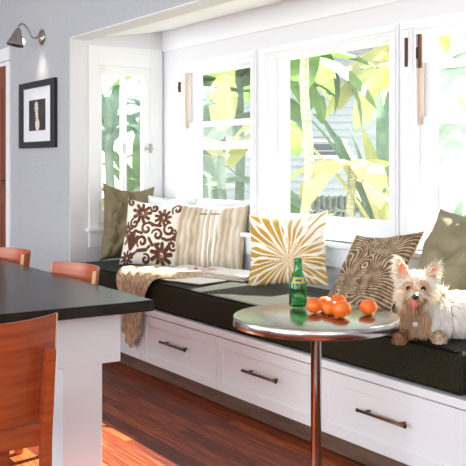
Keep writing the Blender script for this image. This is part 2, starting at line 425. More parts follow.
# ------------------------------------------------------------------ pillows
def P3(c): return np.array([lin(x) for x in c])
def mixc(a, c, t): t = np.clip(t, 0, 1)[..., None]; return a*(1-t)+c*t
def vnoise(u, v, s, seed=0, oct=3):
    out = np.zeros(u.shape); it = np.nditer(u, flags=['multi_index'])
    for x in it:
        i = it.multi_index; out[i] = noise.fractal(Vector((u[i]*s+seed, v[i]*s+seed*1.7, seed)), 1.0, 2.0, oct)
    return out
def pillow(name, label, base, yaw, lean, w, h, t, mfront, mback=None, roll=0, pat=None, n=48, group=None, corner=.06, wr=.012, seed=0, sink=.012, zb=CT):
    """base = point on the seat under the middle of the bottom edge; front faces (sin yaw, -cos yaw)."""
    g = np.linspace(-1, 1, n+1); U, V = np.meshgrid(g, g, indexing='ij')
    pull = 1 - corner*(1-V**2)*1.0; pullv = 1 - corner*(1-U**2)*1.0
    X = U*w/2*pull; Z = V*h/2*pullv
    prof = (np.clip(1-np.abs(U)**2.6, 0, 1)*np.clip(1-np.abs(V)**2.6, 0, 1))**.55
    N1 = vnoise(U, V, 1.6, 3+seed, 3); N2 = vnoise(U, V, 1.3, 11+seed, 3)
    # creases that run towards the corners
    rr = np.sqrt(U**2+V**2); ang = np.arctan2(V, U)
    cre = np.cos(ang*10+seed+3*N1)*np.clip(rr-.35, 0, 1)
    T1 = prof*(t/2) + wr*(N1*1.2+cre*.7)*prof; T2 = prof*(t/2) + wr*N2*prof
    sag = -.03*h*(1-U**2)*np.clip(V, 0, 1)
    Z = Z + sag
    b = NB(); me_v = {}
    F_ = [[None]*(n+1) for _ in range(n+1)]; B_ = [[None]*(n+1) for _ in range(n+1)]
    for i in range(n+1):
        for j in range(n+1):
            e = i in (0, n) or j in (0, n)
            F_[i][j] = b.verts.new((X[i,j], -T1[i,j], Z[i,j]))
            B_[i][j] = F_[i][j] if e else b.verts.new((X[i,j], T2[i,j], Z[i,j]))
    for i in range(n):
        for j in range(n):
            b.faces.new((F_[i][j], F_[i+1][j], F_[i+1][j+1], F_[i][j+1]))
            f = b.faces.new((B_[i][j], B_[i][j+1], B_[i+1][j+1], B_[i+1][j])); f.material_index = 1
    T = (Matrix.Translation(Vector(base[:2]).to_3d()) @ Matrix.Rotation(yaw, 4, 'Z') @ Matrix.Rotation(-lean, 4, 'X') @ Matrix.Rotation(roll, 4, 'Y'))
    b.transform(T)
    zmin = min(v.co.z for v in b.verts)
    # pivot so that the bottom edge lies over the base point
    cen = T.to_3x3() @ Vector((0, 0, -h/2*math.cos(roll)))
    off = Vector((-cen.x, -cen.y, zb - sink - zmin))
    for v in b.verts: v.co += off
    b.verts.index_update()
    order = [(F_[i][j].index, i, j) for i in range(n+1) for j in range(n+1)]
    o = obj(name, b, [mfront, mback or mfront], None, True)
    if sink:
        for v in o.data.vertices: v.co.z = max(v.co.z, zb+.001)
    if pat is not None:
        col = pat((U+1)/2, (V+1)/2)
        at = o.data.color_attributes.new('pattern', 'FLOAT_COLOR', 'POINT')
        arr = np.ones((len(o.data.vertices), 4)); arr[:, :3] = P3((200,190,170))
        for idx, i, j in order: arr[idx, :3] = col[i, j]
        at.data.foreach_set('color', arr.ravel())
    tag(o, label, 'pillow', group)
    return o

def strokes_mask(U, V, strokes):
    d = np.full(U.shape, -1.0)
    for pts, wd in strokes:
        for k in range(len(pts)-1):
            ax, ay = pts[k]; bx_, by_ = pts[k+1]
            dx, dy = bx_-ax, by_-ay; L = dx*dx+dy*dy+1e-9
            t = np.clip(((U-ax)*dx+(V-ay)*dy)/L, 0, 1)
            wk = wd*(.55+.45*math.sin(PI*(k+.5)/(len(pts)-1)))
            q = wk - np.hypot(U-ax-t*dx, V-ay-t*dy)
            d = np.maximum(d, q)
    return d
def spiral(cx, cy, r0, turns, a0, sgn=1, n=22):
    return [(cx+r0*(1-k/n*.8)*math.cos(a0+sgn*turns*2*PI*k/n), cy+r0*(1-k/n*.8)*math.sin(a0+sgn*turns*2*PI*k/n)) for k in range(n+1)]
def damask(U, V):
    S = []; rng = random.Random(5)
    def flower(cx, cy, r):
        for k in range(9):
            a = 2*PI*k/9; S.append(([(cx+r*.42*math.cos(a), cy+r*.42*math.sin(a)), (cx+r*math.cos(a+.15), cy+r*math.sin(a+.15))], r*.2))
        S.append((spiral(cx, cy, r*.3, 1, 0), r*.1))
    flower(.72,.17,.17); flower(.30,.80,.15); flower(.68,.76,.13); flower(.05,.52,.10); flower(.97,.5,.09); flower(.12,.08,.10)
    for (cx, cy, r, a, s) in ((.42,.55,.11,.5,1),(.62,.47,.10,3,-1),(.82,.57,.11,1.5,1),(.36,.34,.10,4,-1),(.18,.62,.08,2,1),(.9,.33,.08,0,-1),(.5,.92,.07,3,1),(.9,.9,.09,4,-1),(.08,.95,.07,1,1),(.45,.08,.08,2,-1)):
        S.append((spiral(cx, cy, r, 1.15, a, s), .026))
    for pts in ([(.05,.30),(.13,.42),(.22,.50),(.34,.47)], [(.48,.40),(.55,.30),(.66,.33)], [(.2,.12),(.3,.2),(.44,.22),(.5,.28)], [(.72,.42),(.80,.40),(.92,.44)], [(.45,.66),(.55,.62),(.66,.62)]):
        S.append((pts, .03))
    for k in range(4):                                    # long leaf
        a = .9+k*.35; S.append(([(.16,.22),(.16+.10*math.cos(a), .22+.12*math.sin(a)), (.16+.20*math.cos(a+.1), .22+.22*math.sin(a+.1))], .035))
    m = strokes_mask(U, V, S)
    cream = P3((240,234,222)); br = P3((92,52,30)); br2 = P3((140,96,66))
    nz = vnoise(U, V, 9, 2, 2)
    inner = mixc(np.broadcast_to(br, U.shape+(3,)), np.broadcast_to(br2, U.shape+(3,)), (nz > .28).astype(float)*.8)
    return mixc(np.broadcast_to(cream, U.shape+(3,)), inner, np.clip(m/.006+.5, 0, 1))
def palm(U, V):
    cx, cy = .56, .33
    dx, dy = U-cx, V-cy; r = np.hypot(dx, dy); a = np.arctan2(dy, dx)
    nz = vnoise(U, V, 3, 6, 2)*.35
    k = np.cos(a*36 + nz*6 + 2*r)
    k2 = np.cos(a*13 - nz*6 - 3*r+1)
    m = (k > -.42).astype(float)*(k2 > -.80)*(r > .05)
    soft = np.clip((k+.80)*3, 0, 1)*np.clip((k2+.86)*6, 0, 1)
    gold = P3((186,140,40)); gold2 = P3((212,172,84)); wh = P3((246,240,226))
    g = mixc(np.broadcast_to(gold, U.shape+(3,)), np.broadcast_to(gold2, U.shape+(3,)), np.clip(.5+nz*2, 0, 1))
    fade = np.clip((U*.9+V*1.0-1.22)*3, 0, 1)             # the print thins out towards the top corner
    soft = soft*(1-fade*(k < .78))
    return mixc(np.broadcast_to(wh, U.shape+(3,)), g, soft)
def woodgrain(U, V):
    f = V*3.2 + .30*vnoise(U, V, 2.2, 4, 2)
    for (cx, cy, s, amp) in ((.66,.80,.14,1.5),(.52,.40,.20,1.8),(.22,.18,.12,-1.2)):
        q = ((U-cx)/1.25)**2+(V-cy)**2; f = f + amp*np.exp(-q/(s*s))
    ln = np.abs(((f*6.2) % 1)-.5)*2
    wob = vnoise(U, V, 12, 8, 2)
    m = np.clip((ln-.66+wob*.25)*7, 0, 1)
    dk = P3((92,70,50)); dk2 = P3((120,96,72)); cr = P3((206,184,150))
    base = mixc(np.broadcast_to(dk, U.shape+(3,)), np.broadcast_to(dk2, U.shape+(3,)), np.clip(.5+wob*1.5, 0, 1))
    return mixc(base, np.broadcast_to(cr, U.shape+(3,)), m*.9)
def stripes(U, V):
    nz = vnoise(U, V*.3, 7, 12, 3)
    s = np.sin(U*75+nz*3)*.5+.5; s2 = np.sin(U*29+1)*.5+.5
    a = P3((176,156,126)); c_ = P3((228,218,202))
    t = np.clip(.15+.55*s+.45*nz+.3*(s2-.5), 0, 1)
    band = ((np.abs(U-.5) < .012)|(np.abs(U-.57) < .010)|(np.abs(U-.64) < .012)).astype(float)
    col = mixc(np.broadcast_to(a, U.shape+(3,)), np.broadcast_to(c_, U.shape+(3,)), t)
    col = mixc(col, np.broadcast_to(P3((250,246,238)), U.shape+(3,)), band)
    orn = ((np.abs(V-.86) < .014) & (np.abs(U-.5) < .17) & (nz > -.1)).astype(float)
    return mixc(col, np.broadcast_to(P3((150,120,40)), U.shape+(3,)), orn)

def seatpt(px, py): return atz(px, py, CT)
pillow('throw_pillow', 'plain olive square pillow standing in the far left corner of the window seat', (-5.74, 2.86), R(74), R(14), .38, .57, .24, M['olive'], wr=.05, seed=1, corner=.12, roll=R(5))
pillow('throw_pillow', 'plain pale blue-white pillow behind the brown scroll patterned one', (-5.52, 3.10), R(44), R(9), .38, .50, .12, M['pale'], seed=2, corner=.05)
pillow('throw_pillow', 'cream pillow printed with dark brown scrolls and flowers', (-5.40, 2.86), R(52), R(14), .40, .46, .14, M['patt'], M['pale'], pat=damask, n=150, seed=3, wr=.012, roll=R(5), corner=.06)
pillow('throw_pillow', 'beige and cream striped pillow with a brown back leaning under the left window', (-5.10, 3.12), R(30), R(14), .56, .46, .13, M['patt'], M['brownback'], pat=stripes, n=120, seed=4, wr=.012, corner=.035)
pillow('throw_pillow', 'white pillow printed with golden yellow palm fronds behind the green bottle', (-4.11, 3.07), R(36), R(14), .48, .43, .14, M['patt'], M['pale'], pat=palm, n=150, seed=5, wr=.014, corner=.08, roll=R(-4))
pillow('throw_pillow', 'brown pillow printed with cream wood grain rings leaning between palm print pillow and dog', (-3.225, 2.80), R(3), R(41), .43, .47, .14, M['patt'], M['knit'], pat=woodgrain, n=150, seed=6, wr=.012, corner=.10, roll=R(-8))
pillow('throw_pillow', 'large plain taupe pillow leaning back behind the dog', (-2.71, 2.87), R(2), R(36), .72, .62, .18, M['taupe'], wr=.05, seed=8, corner=.11)

# ------------------------------------------------------------------ throw blanket over the front edge
def throw(x_mid, half, hang, label_seed, phase, back, lift0=0.0):
    b = NB(); nx, ns = 80, 64; rows = []
    for i in range(nx+1):
        u = i/nx; row = []
        for j in range(ns+1):
            s = j/ns
            L = back+hang; q = s*L
            k2 = max(0, (q-back)/hang)
            pt = 1-.30*abs(u*2-1)**1.5*k2                      # the end hangs lowest in the middle
            wd = half*(1-.60*k2**.8)*(.9+.1*math.sin(s*6+phase))
            x = x_mid - .05*k2 + (u*2-1)*wd + .012*math.sin(s*9+u*5+phase)
            fold = .5+.5*math.sin(u*27+phase+1.4*math.sin(s*4+phase)+noise.noise(Vector((u*2, s*2, phase)))*2.5)
            lift = lift0+.012+.034*fold**1.3*(1-.25*k2)+.010*noise.noise(Vector((u*6, s*5, 4+phase)))
            r = .04
            if q < back: y, z = YF+(back-q)*.85+.02, CT+lift
            else:
                k = (q-back)
                if k < r*1.57:
                    a = k/r; y, z = YF+.02-(r+lift)*math.sin(a)*.9, CT-r*(1-math.cos(a))+lift*math.cos(a)
                else:
                    y, z = YF-.018-lift*.9, CT-r-(k-r*1.57)*pt
            row.append(b.verts.new((x, y, z)))
        rows.append(row)
    for i in range(nx):
        for j in range(ns): b.faces.new((rows[i][j], rows[i][j+1], rows[i+1][j+1], rows[i+1][j]))
    o = obj('throw_blanket', b, M['knit'], None, True)
    m = o.modifiers.new('thick', 'SOLIDIFY'); m.thickness = .008; m.offset = 1
    return o
th_ = throw(-4.97, .27, .46, 0, 1.0, .30); tag(th_, 'tan knitted throw blanket draped over the front edge of the window seat', 'blanket')

# ------------------------------------------------------------------ magazines and papers on the seat
def magazine(name, label, c, rz, w, d, t, mtop, z=CT, curl=.0, group='magazines and papers on the seat'):
    e = thing(name, label, 'magazine', (c[0], c[1], z), rz, group)
    def sheet(z0, z1, ins, m, nm):
        b = NB(); n = 16; g = []
        for i in range(n+1):
            x = -w/2+ins+(w-2*ins)*i/n; k = abs(x)/(w/2); dz = curl*(math.sin(PI*min(1, k))*.8 - .15*k)
            g.append([b.verts.new((x, y, q+dz)) for (y, q) in ((-d/2+ins, z0), (d/2-ins, z0), (d/2-ins, z1), (-d/2+ins, z1))])
        for a, c2 in zip(g, g[1:]):
            for k in range(4): b.faces.new((a[k], a[(k+1)%4], c2[(k+1)%4], c2[k]))
        b.faces.new(g[0]); b.faces.new(g[-1][::-1])
        return obj(nm, b, m, e)
    sheet(.002, t-.001, .003, M['paperedge'], 'pages'); sheet(t-.001, t, 0, mtop, 'cover')
    return e
magazine('magazine', 'open glossy magazine with red and orange pictures between the throw and the striped pillow', (-4.93, 2.93), R(28), .44, .28, .022, M['magazine'], curl=.02, z=CT+.006)
magazine('magazine', 'cream magazine at the bottom of the pair beside the striped pillow', (-4.62, 3.03), R(20), .36, .26, .014, M['magazine2'], z=CT+.006)
magazine('magazine', 'cream magazine at the top of the pair beside the striped pillow', (-4.60, 3.06), R(12), .36, .24, .016, M['paper'], z=CT+.0215)
magazine('newspaper', 'folded white newspaper lying sunlit near the front edge of the seat', (-4.62, 2.75), R(14), .34, .22, .008, M['paper'], z=CT+.006)

# ------------------------------------------------------------------ bistro table
TZ = .73; tc = Vector((-2.659, 2.12, 0))
bt = thing('bistro_table', 'small round metal topped bistro table with one slim chrome column', 'table', tc)
b = NB(); lathe(b, [(0,TZ-.038),(.306,TZ-.038),(.312,TZ-.036),(.312,TZ-.003),(.309,TZ-.0005)], 96); obj('rim', b, M['steel'], bt)
b = NB(); lathe(b, [(.309,TZ-.001),(.306,TZ),(0,TZ)], 96); obj('tabletop', b, M['tabletop'], bt)
b = NB(); lathe(b, [(.02,.03),(.02,TZ-.06),(.09,TZ-.045),(.09,TZ-.039),(0,TZ-.039)], 32); obj('column', b, M['chrome'], bt)
b = NB(); lathe(b, [(0,0),(.21,0),(.212,.008),(.20,.014),(.06,.024),(.022,.04),(0,.04)], 64); obj('base', b, M['chrome'], bt)

# green bottle
p = atz(298, 307.5, TZ)
bo = thing('bottle', 'small green glass bottle standing on the round bistro table', 'bottle', (p.x, p.y, TZ+.001)); bo.scale = (1.12,1.12,1.0)
b = NB(); lathe(b, [(0,.004),(.022,.0),(.029,.003),(.0315,.012),(.0315,.05),(.0325,.07),(.031,.095),(.024,.118),(.0165,.14),(.0130,.165),(.0128,.178),(.0142,.180),(.0142,.186),(.0125,.188),
                    (.0105,.187),(.0105,.165),(.014,.14),(.0215,.117),(.028,.094),(.0295,.07),(.0285,.05),(.0285,.014),(.02,.007),(0,.008)], 40)
obj('glass_body', b, M['green'], bo)
b = NB(); lathe(b, [(.0146,.180),(.0150,.184),(.0146,.193),(.010,.1955),(0,.196)], 24); obj('cap', b, M['cap'], bo)
def label_patch(r0, z0, z1, a0, a1, m, nm, par):
    b = NB(); n = 14; g = []
    for i in range(n+1):
        a = a0+(a1-a0)*i/n
        g.append([b.verts.new(((r0(z)+.0006)*math.cos(a), (r0(z)+.0006)*math.sin(a), z)) for z in np.linspace(z0, z1, 5)])
    for q, s in zip(g, g[1:]):
        for k in range(4): b.faces.new((q[k], s[k], s[k+1], q[k+1]))
    return obj(nm, b, m, par, True)
fa = math.atan2(-p.y, -p.x)
rr_ = lambda z: .0322 if z < .08 else np.interp(z, [.07,.095,.118,.14], [.0325,.031,.024,.0165])
lb = label_patch(rr_, .098, .122, fa-.75, fa+.9, M['label'], 'label', bo); label_patch(lambda z: rr_(z)+.0006, .106, .114, fa-.35, fa+.45, M['label2'], 'label_mark', lb)

# oranges
def orange():
    b = NB(); bmesh.ops.create_uvsphere(b, u_segments=32, v_segments=20, radius=.0325)
    for v in b.verts:
        v.co.z *= .93
        d_ = math.hypot(v.co.x, v.co.y); v.co.z -= math.copysign(.004*math.exp(-(d_/.007)**2), v.co.z)
    o = obj('orange', b, M['orange'], None, True)
    b = NB(); lathe(b, [(0,.0288),(.0035,.0283),(.004,.0272),(0,.0265)], 8); obj('stem_button', b, M['leafstalk'], o)
    return o
proto = orange()
OR = [(314.5,313.5,1.0,'orange nearest the green bottle on the bistro table'),
      (324.5,311.0,.92,'orange half hidden behind the one nearest the bottle'),
      (330.5,315.2,.92,'orange in the middle of the cluster, touching the largest front one'),
      (338.5,309.0,.96,'orange at the back of the cluster, above the others in the picture'),
      (341.5,318.2,1.08,'largest orange at the front right of the cluster'),
      (368.5,315.2,1.0,'single orange lying apart to the right near the table edge')]
pts = []
for i, (px, py, s, lab) in enumerate(OR):
    q = atz(px, py, TZ); pts.append(Vector((q.x, q.y))); 
rads = [.0325*o_[2] for o_ in OR]
for it in range(60):
    for i in range(6):
        for j in range(i):
            dlt = pts[i]-pts[j]; need = rads[i]+rads[j]+.0008
            if dlt.length < need:
                k = (need-dlt.length)/2*dlt.normalized(); pts[i] += k; pts[j] -= k
for i, (px, py, s, lab) in enumerate(OR):
    o = proto if i == 0 else copy_tree(proto)
    o.location = (pts[i].x, pts[i].y, TZ+.0325*.93*s+.0005); o.scale = (s,s,s); o.rotation_euler = (.25*math.sin(i*2), .3*math.cos(i*3), i*1.1)
    tag(o, lab, 'orange', 'oranges on the bistro table')

# ------------------------------------------------------------------ dining table
TX, TY = -3.21, 1.726; TYB = -.2; TXB = -5.9
dt = thing('dining_table', 'long dining table with a thick black top and white pier legs', 'table', ((TX+TXB)/2, (TY+TYB)/2, 0))
L0 = Matrix.Translation(-dt.location)
b = NB(); box(b, TXB, TX, TYB, TY, .705, .75, .0025); obj('tabletop', b, M['blacktop'], dt, T=L0)
for (xa, xb) in ((-3.44-.02, -3.31), (-5.80,-5.65)):
    for (ya, yb) in ((1.377,1.545), (-.02,.148)):
        b = NB(); box(b, xa, xb, ya, yb, 0, .50, .002); lg = obj('leg', b, M['white'], dt, T=L0)
        b = NB(); box(b, xa-.012, xb+.003, ya-.024, yb+.08, .497, .704, .002); obj('leg_block', b, M['white'], lg, T=L0)
b = NB()
box(b, -3.46, -3.33, .235, 1.345, .60, .704); obj('apron', b, M['white'], dt, T=L0)
b = NB(); box(b, -5.80, -5.67, .235, 1.345, .60, .704); obj('apron', b, M['white'], dt, T=L0)

# ------------------------------------------------------------------ dining chairs (orange bentwood backs)
def make_chair():
    t = thing('dining_chair', '', 'chair', (0,0,0))
    b = NB(); n = 20; hw = .25; rows = []                    # curved back panel
    th2 = .012
    for i in range(n+1):
        u = -1+2*i/n; x = u*hw; bow = .05-.105*u*u
        rows.append([b.verts.new((x, bow+yy+zz_, z)) for (yy, zz_, z) in ((.175-th2,0,.46), (.19-th2,0,.60),(.215-th2,0,.80),(.215,0,.80),(.19,0,.60),(.175,0,.46))])
    for p_, q in zip(rows, rows[1:]):
        for k in range(6): b.faces.new((p_[k], p_[(k+1)%6], q[(k+1)%6], q[k]))
    b.faces.new(rows[0]); b.faces.new(rows[-1][::-1])
    o = obj('backrest', b, M['orangewood'], t); 
    for s in (-1, 1):
        b = NB(); box(b, -.0025, .0025, -.008, .008, 0, .34, 0, Matrix.Translation((s*(hw+.001), .114, .46)) @ Matrix(((1,0,0,0),(0,1,.118,0),(0,0,1,0),(0,0,0,1))))
        obj('edge_band', b, M['woodcut'], o)
    b = NB(); n = 14; g = []                                # seat with rounded front and soft dish
    for i in range(n+1):
        u = -1+2*i/n; col_ = []
        for j in range(n+1):
            v = -1+2*j/n; ex = .205+.012*v*-1; x = u*ex; y = v*.20-.01; k = (1-u*u)*(1-v*v)
            if v < 0: y += .03*u*u*-v
            col_.append((x, y, .45-.010*k))
        g.append(col_)
    tp = [[b.verts.new(c_) for c_ in r_] for r_ in g]; bt_ = [[b.verts.new((c_[0], c_[1], .428)) for c_ in r_] for r_ in g]
    for i in range(n):
        for j in range(n):
            b.faces.new((tp[i][j], tp[i+1][j], tp[i+1][j+1], tp[i][j+1])); b.faces.new((bt_[i][j], bt_[i][j+1], bt_[i+1][j+1], bt_[i+1][j]))
    for i in range(n):
        for (A) in (0, n):
            b.faces.new((tp[i][A], tp[i+1][A], bt_[i+1][A], bt_[i][A])); b.faces.new((tp[A][i], tp[A][i+1], bt_[A][i+1], bt_[A][i]))
    obj('seat', b, M['orangewood'], t)
    def bar(p0, p1, wx, wy):
        b = NB(); p0 = Vector(p0); p1 = Vector(p1)
        r_ = [[b.verts.new(p+Vector((sx*wx/2, sy*wy/2, 0))) for sx, sy in ((-1,-1),(1,-1),(1,1),(-1,1))] for p in (p0, p1)]
        for k in range(4): b.faces.new((r_[0][k], r_[0][(k+1)%4], r_[1][(k+1)%4], r_[1][k]))
        b.faces.new(r_[0][::-1]); b.faces.new(r_[1])
        bmesh.ops.bevel(b, geom=list(b.edges), offset=.004, segments=2, affect='EDGES'); return b
    for s in (-1, 1):
        b = NB(); prev = None
        for (y_, z_, q_) in ((.195,0,.014), (.188,.22,.018), (.185,.40,.0205), (.203,.55,.0205), (.225,.695,.019), (.2255,.70,.015)):
            r_ = [b.verts.new((s*.200+sx*.016*(q_/.0205), y_+sy*q_, z_)) for sx, sy in ((-1,-1),(1,-1),(1,1),(-1,1))]
            if prev:
                for k in range(4): b.faces.new((prev[k], prev[(k+1)%4], r_[(k+1)%4], r_[k]))
            else: b.faces.new(r_[::-1])
            prev = r_
        b.faces.new(prev)
        obj('rear_leg', b, M['orangewood'], t)
        obj('front_leg', bar((s*.190,-.19,0), (s*.180,-.165,.43), .034, .034), M['orangewood'], t)
    b = NB(); box(b, -.165,.165,-.178,-.158,.37,.427,.003); box(b, -.2,.2,.15,.17,.37,.427,.003)
    for s in (-1,1): box(b, s*.195-.01, s*.195+.01, -.15,.15,.37,.427,.003)
    obj('seat_rail', b, M['orangewood'], t)
    return t
ch = make_chair()
ch.location = (-2.997, .908, 0); ch.rotation_euler = (0,0,-PI/2)
tag(ch, 'orange wooden dining chair in the near left corner, its curved back towards us', 'chair', 'dining chairs around the black table')
c2 = copy_tree(ch); c2.location = (-4.09, 1.60, 0); c2.rotation_euler = (0,0,0)
tag(c2, 'orange wooden dining chair behind the black table, nearer the window seat', 'chair', 'dining chairs around the black table')
c3 = copy_tree(ch); c3.location = (-5.03, 1.61, 0); c3.rotation_euler = (0,0,R(-3))
tag(c3, 'orange wooden dining chair behind the black table at the left picture edge', 'chair', 'dining chairs around the black table')

# ------------------------------------------------------------------ framed portrait
X0, X1, Z0, Z1 = -7.03, -6.285, 1.42, 1.938
pf = thing('picture_frame', 'black framed portrait with a wide white mat on the grey wall', 'picture', ((X0+X1)/2, YF-.001, Z0))
L0 = Matrix.Translation(-pf.location); s = .075; sz = .05
b = NB(); yy = YF-.03
box(b, X0, X1, yy, YF-.001, Z1-sz, Z1, .003); box(b, X0, X1, yy, YF-.001, Z0, Z0+sz, .003); box(b, X0, X0+s, yy, YF-.001, Z0+sz, Z1-sz, .003); box(b, X1-s, X1, yy, YF-.001, Z0+sz, Z1-sz, .003)
obj('frame', b, M['frameblack'], pf, T=L0)
b = NB(); box(b, X0+s, X1-s, YF-.014, YF-.010, Z0+sz, Z1-sz); obj('mat_board', b, M['mat_board'], pf, T=L0)
def xw(px): q = ray(px); return q.x/q.y*YF
px0, px1, pz0, pz1 = xw(31.0), xw(47.2), 1.555, 1.795
b = NB(); box(b, px0, px1, YF-.0165, YF-.014, pz0, pz1); pr = obj('portrait_print', b, M['photo_dark'], pf, T=L0)
b = NB()
def ell(cx, cz, rx, rz, y, tilt=0):
    vs = [b.verts.new((cx+rx*math.cos(a)*math.cos(tilt)-rz*math.sin(a)*math.sin(tilt), y, cz+rz*math.sin(a)*math.cos(tilt)+rx*math.cos(a)*math.sin(tilt))) for a in np.linspace(0, 2*PI, 28, endpoint=False)]
    b.faces.new(vs)
xc = (px0+px1)/2
ell(xc-.01, 1.735, .038, .046, YF-.0172); ell(xc-.0, 1.672, .028, .045, YF-.0171, .2); ell(xc+.01, 1.60, .045, .05, YF-.0170, .1)
obj('portrait_figure', b, M['photo_skin'], pr, T=L0)
b = NB(); ell(xc-.028, 1.742, .007, .005, YF-.0176); ell(xc+.008, 1.742, .007, .005, YF-.0176); ell(xc-.01, 1.712, .010, .003, YF-.0176); ell(xc-.012, 1.724, .003, .008, YF-.0176)
obj('portrait_features', b, M['photo_dark'], pr, T=L0)

# ------------------------------------------------------------------ wall lamp
lx, lz = -6.59, 1.3+126.5*6.92/900
wl = thing('wall_lamp', 'nickel gooseneck wall lamp with a cone shade above the framed portrait', 'lamp', (lx, YF, lz))
b = NB(); lathe(b, [(0,0),(.058,0),(.06,.006),(.05,.014),(.03,.022),(.014,.032),(0,.034)], 32, Matrix.Rotation(PI/2, 4, 'X')); obj('wall_plate', b, M['nickel'], wl)
b = NB(); A = []
P_ = [(0,-.03,0),(0,-.06,-.012),(0,-.09,0),(0,-.115,.05),(0,-.15,.085),(0,-.185,.075),(0,-.19,.045)]
for k in range(len(P_)-1):
    p0 = Vector(P_[max(k-1,0)]); p1 = Vector(P_[k]); p2 = Vector(P_[k+1]); p3 = Vector(P_[min(k+2,len(P_)-1)])
    for q in range(5):
        t = q/5; A.append(.5*((2*p1)+(p2-p0)*t+(2*p0-5*p1+4*p2-p3)*t*t+(3*p1-p0-3*p2+p3)*t**3))
A.append(Vector(P_[-1])); tube(b, A, .0075, 12); obj('arm', b, M['nickel'], wl)
b = NB(); lathe(b, [(.012,.005),(.02,0),(.03,-.03),(.050,-.085),(.066,-.125),(.0655,-.127),(.048,-.085),(.028,-.03),(.01,-.004)], 40)
shd = obj('shade', b, M['nickel'], wl, T=Matrix.Translation((0,-.19,.045)) @ Matrix.Rotation(R(-12), 4, 'X'))
b = NB(); bmesh.ops.create_uvsphere(b, u_segments=16, v_segments=12, radius=.026)
obj('bulb', b, M['bulb'], shd, True, T=Matrix.Translation((0,-.165,-.05)))
sp = bpy.data.lights.new('wall_lamp_light', 'SPOT'); sp.energy = 3.2; sp.color = (1,.86,.72); sp.spot_size = R(75); sp.spot_blend = 1; sp.shadow_soft_size = .05
so = bpy.data.objects.new('wall_lamp_light', sp); C.objects.link(so); so.location = (lx, YF-.13, lz-.09)
so.rotation_euler = Vector((0, .55, -1)).to_track_quat('-Z', 'Y').to_euler()

